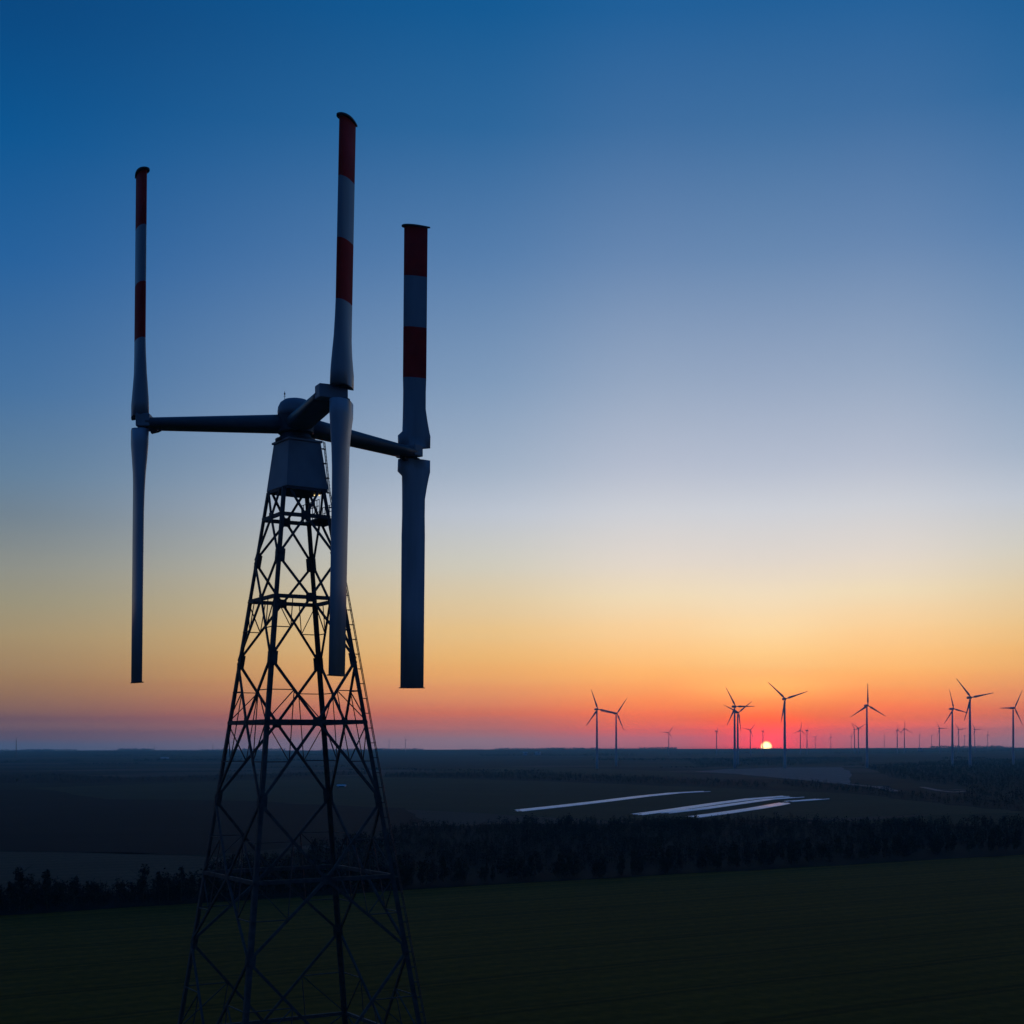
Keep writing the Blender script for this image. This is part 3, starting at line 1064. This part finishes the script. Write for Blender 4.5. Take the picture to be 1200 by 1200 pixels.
# pale farm halls
def hall(x, y, L_, W_, H_, rz, label):
    p = gnd(x, y) if y > 884 else None
    if p is None or p.y > 4200:
        D = 4600.0
        a, b = ray(x, y)
        p = Vector((a * D, D, 0))
    z = terrain(p.x, p.y)
    if y < 884:
        z = at(x, y, p.y).z - 1.5
    root = empty('farm_hall', (p.x, p.y, z - 0.5), R(rz))
    mb = MB()
    l, w, h = L_ / 2, W_ / 2, H_
    mb.add([(-l, -w, -6), (l, -w, -6), (l, w, -6), (-l, w, -6), (-l, -w, h), (l, -w, h), (l, w, h), (-l, w, h), (-l, 0, h * 1.45), (l, 0, h * 1.45)],
           [(0, 1, 5, 4), (1, 2, 6, 9, 5), (2, 3, 7, 6), (3, 0, 4, 8, 7), (3, 2, 1, 0)])
    mb.build('wall', M['pale_wall'], root)
    rf = MB()
    o_ = 0.5
    for sgn in (-1, 1):
        e0, e1 = sgn * (w + o_), h - 0.45 * h * o_ / w
        vs = [(-l - o_, e0, e1 + 0.05), (l + o_, e0, e1 + 0.05), (l + o_, 0, h * 1.45 + 0.05), (-l - o_, 0, h * 1.45 + 0.05)]
        vs += [(a, b, c + 0.25) for a, b, c in vs]
        rf.add(vs, [(0, 1, 2, 3), (7, 6, 5, 4), (0, 4, 5, 1), (1, 5, 6, 2), (2, 6, 7, 3), (3, 7, 4, 0)])
    rf.build('roof', M['pale_roof'], root)
    dr = MB()
    dr.bar((l * 0.2, -w - 0.03, 0.4), (l * 0.2, -w - 0.03, h * 0.8), 4.5, 0.08, up=Vector((0, 1, 0)))
    dr.build('door', M['dark_opening'], root)
    tag(root, label, 'farm building')


hall(193, 889.3, 26, 14, 3.0, 10, 'bright pale hall far off on the plain left of the lattice tower')
hall(400, 920.5, 7, 4, 1.5, -8, 'small pale shed on the plain seen between the lattice tower legs')
hall(615.5, 882.3, 13, 9, 3, 5, 'left and brighter of two pale halls on the skyline left of the wind turbines')
hall(630.5, 882.0, 18, 9, 2.4, -6, 'right and longer of two pale halls on the skyline left of the wind turbines')
hall(1078, 880.5, 13, 9, 2.4, 12, 'small pale hall on the skyline under the small turbine pair at right')

# ------------------------------------------------------------------ trees


def crown_mb(rng, h, r, nq, size, mb=None, org=Vector((0, 0, 0)), base=0.22):
    mb = mb or MB()
    blobs = []
    nb = rng.randint(9, 13)
    for i in range(nb):
        t = min(1.0, (i + rng.random()) / nb)
        a = rng.random() * 6.283
        rr = r * 0.6 * (1 - 0.55 * t) * rng.random() ** 0.5
        blobs.append((Vector((rr * math.cos(a), rr * math.sin(a), h * (base + 0.12 + (0.84 - base - 0.12) * t))), r * rng.uniform(0.30, 0.55) * (1.05 - 0.45 * t)))
    blobs.append((Vector((rng.uniform(-.1, .1) * r, rng.uniform(-.1, .1) * r, h * 0.88)), r * 0.32))
    for i in range(nq):
        c, br = blobs[i % len(blobs)]
        d = Vector((rng.gauss(0, 1), rng.gauss(0, 1), rng.gauss(0, 1))).normalized()
        p = org + c + Vector((d.x, d.y, d.z * 1.25)) * (br * rng.random() ** 0.4)
        u = Vector((rng.gauss(0, 1), rng.gauss(0, 1), rng.gauss(0, 1))).normalized()
        v = u.cross(Vector((rng.gauss(0, 1), rng.gauss(0, 1), rng.gauss(0, 1)))).normalized()
        s1, s2 = size * rng.uniform(0.5, 1.2), size * rng.uniform(0.3, 0.8)
        mb.add([p - u * s1, p + v * s2, p + u * s1, p - v * s2], [(0, 1, 2, 3)])
    return mb


def trunk_mb(rng, h, r):
    mb = MB()
    p0 = Vector((0, 0, -0.3))
    pts = [p0, Vector((rng.uniform(-.2, .2), rng.uniform(-.2, .2), h * .3)), Vector((rng.uniform(-.4, .4), rng.uniform(-.4, .4), h * .6)), Vector((rng.uniform(-.5, .5), rng.uniform(-.5, .5), h * .93))]
    tr = 0.02 * h
    mb.tube(pts, [tr, tr * 0.8, tr * 0.5, tr * 0.12], 7)
    for i in range(9):
        a = rng.random() * 6.283
        z0 = h * rng.uniform(0.22, 0.7)
        b = pts[1].lerp(pts[2], min(1, max(0, (z0 / h - .3) / .3)))
        b = Vector((b.x, b.y, z0))
        L_ = r * rng.uniform(0.55, 1.05)
        e = b + Vector((math.cos(a) * L_, math.sin(a) * L_, L_ * rng.uniform(0.4, 1.1)))
        mid = b.lerp(e, 0.5) + Vector((0, 0, 0.12 * L_))
        mb.tube([b, mid, e], [tr * 0.4, tr * 0.25, tr * 0.06], 5)
    return mb


variants = []
for i in range(9):
    rng = random.Random(100 + i)
    h, r = rng.uniform(8.5, 12.5), rng.uniform(3.2, 5.2)
    if i % 3 == 2:
        h, r = rng.uniform(10, 12), rng.uniform(2.2, 2.8)
    root = empty('tree', (0, 0, 0))
    trunk_mb(rng, h, r).build('trunk', M['bark'], root)
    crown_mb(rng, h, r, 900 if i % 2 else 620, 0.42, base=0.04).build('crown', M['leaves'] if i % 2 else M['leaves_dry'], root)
    variants.append([root, False, h])


def put_tree(vi, p, s, rz, label, group):
    v = variants[vi]
    if not v[1]:
        o = v[0]
        v[1] = True
    else:
        o = v[0].copy()
        COL.objects.link(o)
        for ch in v[0].children:
            c = ch.copy()
            COL.objects.link(c)
            c.parent = o
    o.location = (p.x, p.y, 0)
    o.scale = (s, s, s)
    o.rotation_euler = (0, 0, rz)
    tag(o, label, 'tree', group)


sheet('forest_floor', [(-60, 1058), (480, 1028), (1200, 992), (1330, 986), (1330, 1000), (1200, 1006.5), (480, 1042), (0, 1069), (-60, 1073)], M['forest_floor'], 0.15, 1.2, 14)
# the belt along the far edge of the green field (front row: individual trees)
rng = random.Random(5)
TL = 'dark tree in the black belt along the far edge of the green field'
edge = [(-60, 1069), (0, 1064), (150, 1056), (300, 1048), (480, 1038), (700, 1030), (950, 1015), (1200, 1001), (1290, 997)]
ti = 0
for i in range(len(edge) - 1):
    (x0, y0), (x1, y1) = edge[i], edge[i + 1]
    p, q = gnd(x0, y0), gnd(x1, y1)
    L_ = (q - p).length
    n = int(L_ / 2.0)
    for k in range(n):
        c = p.lerp(q, (k + rng.random()) / n)
        nd = Vector((-(q - p).y, (q - p).x, 0)).normalized()
        c = c + nd * abs(rng.gauss(2, 7))
        put_tree(rng.randrange(9), c, rng.uniform(0.36, 0.62), rng.random() * 6.28, TL, 'trees of the belt beyond the green field')
        ti += 1
SPECIAL = [(21, 1064, 0.74, 3, 'broad dark tree rising highest at the left end of the black belt'),
           (54, 1062, 0.72, 5, 'tall round dark tree second from the left end of the black belt'),
           (185, 1057, 0.68, 2, 'narrow dark tree rising above the belt between the left edge and the lattice tower'),
           (211, 1055, 0.68, 8, 'slim pointed dark tree just left of the lattice tower'),
           (1163, 1003, 0.72, 2, 'slim dark tree standing up near the right end of the belt'),
           (1178, 1002, 0.68, 8, 'pointed dark tree beside another slim one at the right end of the belt')]
for x, y, s, vi, lb in SPECIAL:
    put_tree(vi, gnd(x, y), s, rng.random() * 6, lb, 'trees of the belt beyond the green field')


def in_poly(p, poly):
    c, n = False, len(poly)
    for i in range(n):
        a, b = poly[i], poly[(i + 1) % n]
        if (a.y > p.y) != (b.y > p.y) and p.x < (b.x - a.x) * (p.y - a.y) / (b.y - a.y) + a.x:
            c = not c
    return c


def forest(name, px, per, hmin, hmax, nq, label, seed, material='wood', limit=3000, floor=True):
    rng = random.Random(seed)
    poly = [gnd(x, y) for x, y in px]
    x0, x1 = min(p.x for p in poly), max(p.x for p in poly)
    y0, y1 = min(p.y for p in poly), max(p.y for p in poly)
    mb = MB()
    n = min(limit, int((x1 - x0) * (y1 - y0) / per))
    k = 0
    for i in range(n):
        p = Vector((rng.uniform(x0, x1), rng.uniform(y0, y1), 0))
        if not in_poly(p, poly):
            continue
        p.z = terrain(p.x, p.y)
        clump = 0.75 + 0.5 * mnoise.noise(p / 40.0)
        h = rng.uniform(hmin, hmax) * clump
        r = h * rng.uniform(0.45, 0.75)
        mb.bar(p - Vector((0, 0, 0.5)), p + Vector((0, 0, h * 0.8)), 0.03 * h)
        crown_mb(rng, h, r, nq, 0.9 * h / 9.0 * (1.25 if nq < 30 else 0.75), mb, p, 0.0)
        k += 1
    if floor:
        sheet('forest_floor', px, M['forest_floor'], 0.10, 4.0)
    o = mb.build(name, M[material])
    tag(o, label, 'wood', None, 'stuff')
    return o


forest('woodland', [(230, 1036), (470, 1036), (760, 1020), (1200, 994), (1330, 990), (1330, 974), (1200, 972), (1000, 968), (800, 966), (620, 966), (480, 968), (400, 990), (250, 1015)], 20, 3.2, 5.6, 46,
       'black mass of bare wood between the green field and the pale film strips', 11, limit=12000)
forest('undergrowth', [(-60, 1050), (250, 1040), (480, 1026), (480, 1040), (250, 1052), (-60, 1068)], 5, 3.0, 6.0, 60, 'low dark undergrowth behind the tree belt at left', 12)
forest('film_side_bushes', [(735, 962), (830, 962.5), (960, 964), (960, 966), (735, 968)], 40, 3, 5.5, 30, 'low dark bushes along the near ends of the pale film strips', 13)
forest('valley_wood', [(1015, 902), (1100, 897), (1260, 896), (1260, 950), (1190, 946), (1130, 940), (1140, 928), (1080, 920), (1040, 914)], 110, 5, 7.5, 10,
       'dark blue hollow of woodland below the wind turbines at the right edge', 14, limit=24000)
forest('copse_line', [(1000, 924), (1060, 933), (1130, 938), (1200, 947), (1260, 953), (1260, 958), (1190, 955), (1100, 946), (1010, 934), (930, 925), (900, 919), (960, 920)], 60, 3, 5, 14,
       'dark hedge band running below the brown field towards the right edge', 15, limit=9000)
forest('hedge_band', [(450, 906), (600, 905), (720, 910), (830, 916), (900, 921), (900, 926), (800, 922), (680, 917), (560, 912), (450, 910)], 75, 3, 5.5, 12,
       'dark hedge band crossing the plain below the left turbine pair', 16, limit=9000)
forest('turbine_foot_wood', [(805, 894), (900, 892), (1010, 893), (1010, 897), (930, 899.5), (820, 901)], 150, 4.5, 7, 8, 'dark wood in front of the turbine feet below the sun', 17, limit=12000)
forest('left_wood', [(-60, 906), (60, 903), (150, 908), (300, 905), (430, 902), (430, 906), (300, 911), (100, 914), (-60, 913)], 110, 2.5, 4.5, 9, 'dark hedges and woods on the plain left of the tower', 18, limit=14000)


# far tree lines that make the skyline uneven
def far_line(name, x0, x1, D0, D1, n, hmin, hmax, seed, label, runs=(8, 60)):
    rng = random.Random(seed)
    mb = MB()
    x = x0
    while x < x1:
        run = rng.uniform(*runs)
        if rng.random() < 0.78:
            D = rng.uniform(D0, D1)
            hh = rng.uniform(hmin, hmax)
            m = max(3, int(run / F * D / (7.0 if D > 4500 else 4.0)))
            slope = rng.uniform(-0.9, 0.9) * D / F
            for i in range(m):
                xx = x + run * (i + rng.random() * 0.8) / m
                dd = D + rng.uniform(-14, 14) + slope * (xx - x)
                a, _ = ray(xx, HY)
                p = Vector((a * dd, dd, 0))
                p.z = terrain(p.x, p.y) - 0.5
                h = hh * rng.uniform(0.75, 1.1)
                crown_mb(rng, h, h * 0.7, 9, 0.34 * h, mb, p, -0.1)
        x += run * rng.uniform(0.7, 1.0)
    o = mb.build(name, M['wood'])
    tag(o, label, 'tree line', None, 'stuff')


far_line('far_treeline', -160, 1360, 10900, 11600, 0, 9, 22, 21, 'uneven line of far trees along the skyline', (10, 90))
far_line('middle_treeline', -160, 1360, 5000, 6800, 0, 6, 10, 22, 'broken tree lines on the plain just under the skyline', (20, 130))
far_line('near_treeline', -160, 1360, 3300, 4300, 0, 5, 8, 23, 'dark tree lines across the plain around the turbine feet', (30, 160))
far_line('plain_hedges', -160, 1360, 1900, 2900, 0, 2.5, 4.5, 24, 'low dark hedges across the plain', (40, 220))

# ------------------------------------------------------------------ haze
HZ = 9.0e-5
mb = MB()
b = 12400.0
zt = 190.0
mb.add([(-b, -b, -3), (b, -b, -3), (b, b, -3), (-b, b, -3), (-b, -b, zt), (b, -b, zt), (b, b, zt), (-b, b, zt)],
       [(3, 2, 1, 0), (4, 5, 6, 7), (0, 1, 5, 4), (1, 2, 6, 5), (2, 3, 7, 6), (3, 0, 4, 7)])
hm = bpy.data.materials.new('haze')
hm.use_nodes = True
hm.node_tree.nodes.clear()
pv = hm.node_tree.nodes.new('ShaderNodeVolumePrincipled')
pv.inputs['Color'].default_value = (0.24, 0.78, 1.0, 1)
pv.inputs['Density'].default_value = HZ
pv.inputs['Anisotropy'].default_value = 0.4
mo = hm.node_tree.nodes.new('ShaderNodeOutputMaterial')
hm.node_tree.links.new(pv.outputs[0], mo.inputs['Volume'])
ho = mb.build('haze', hm)
tag(ho, kind='stuff')
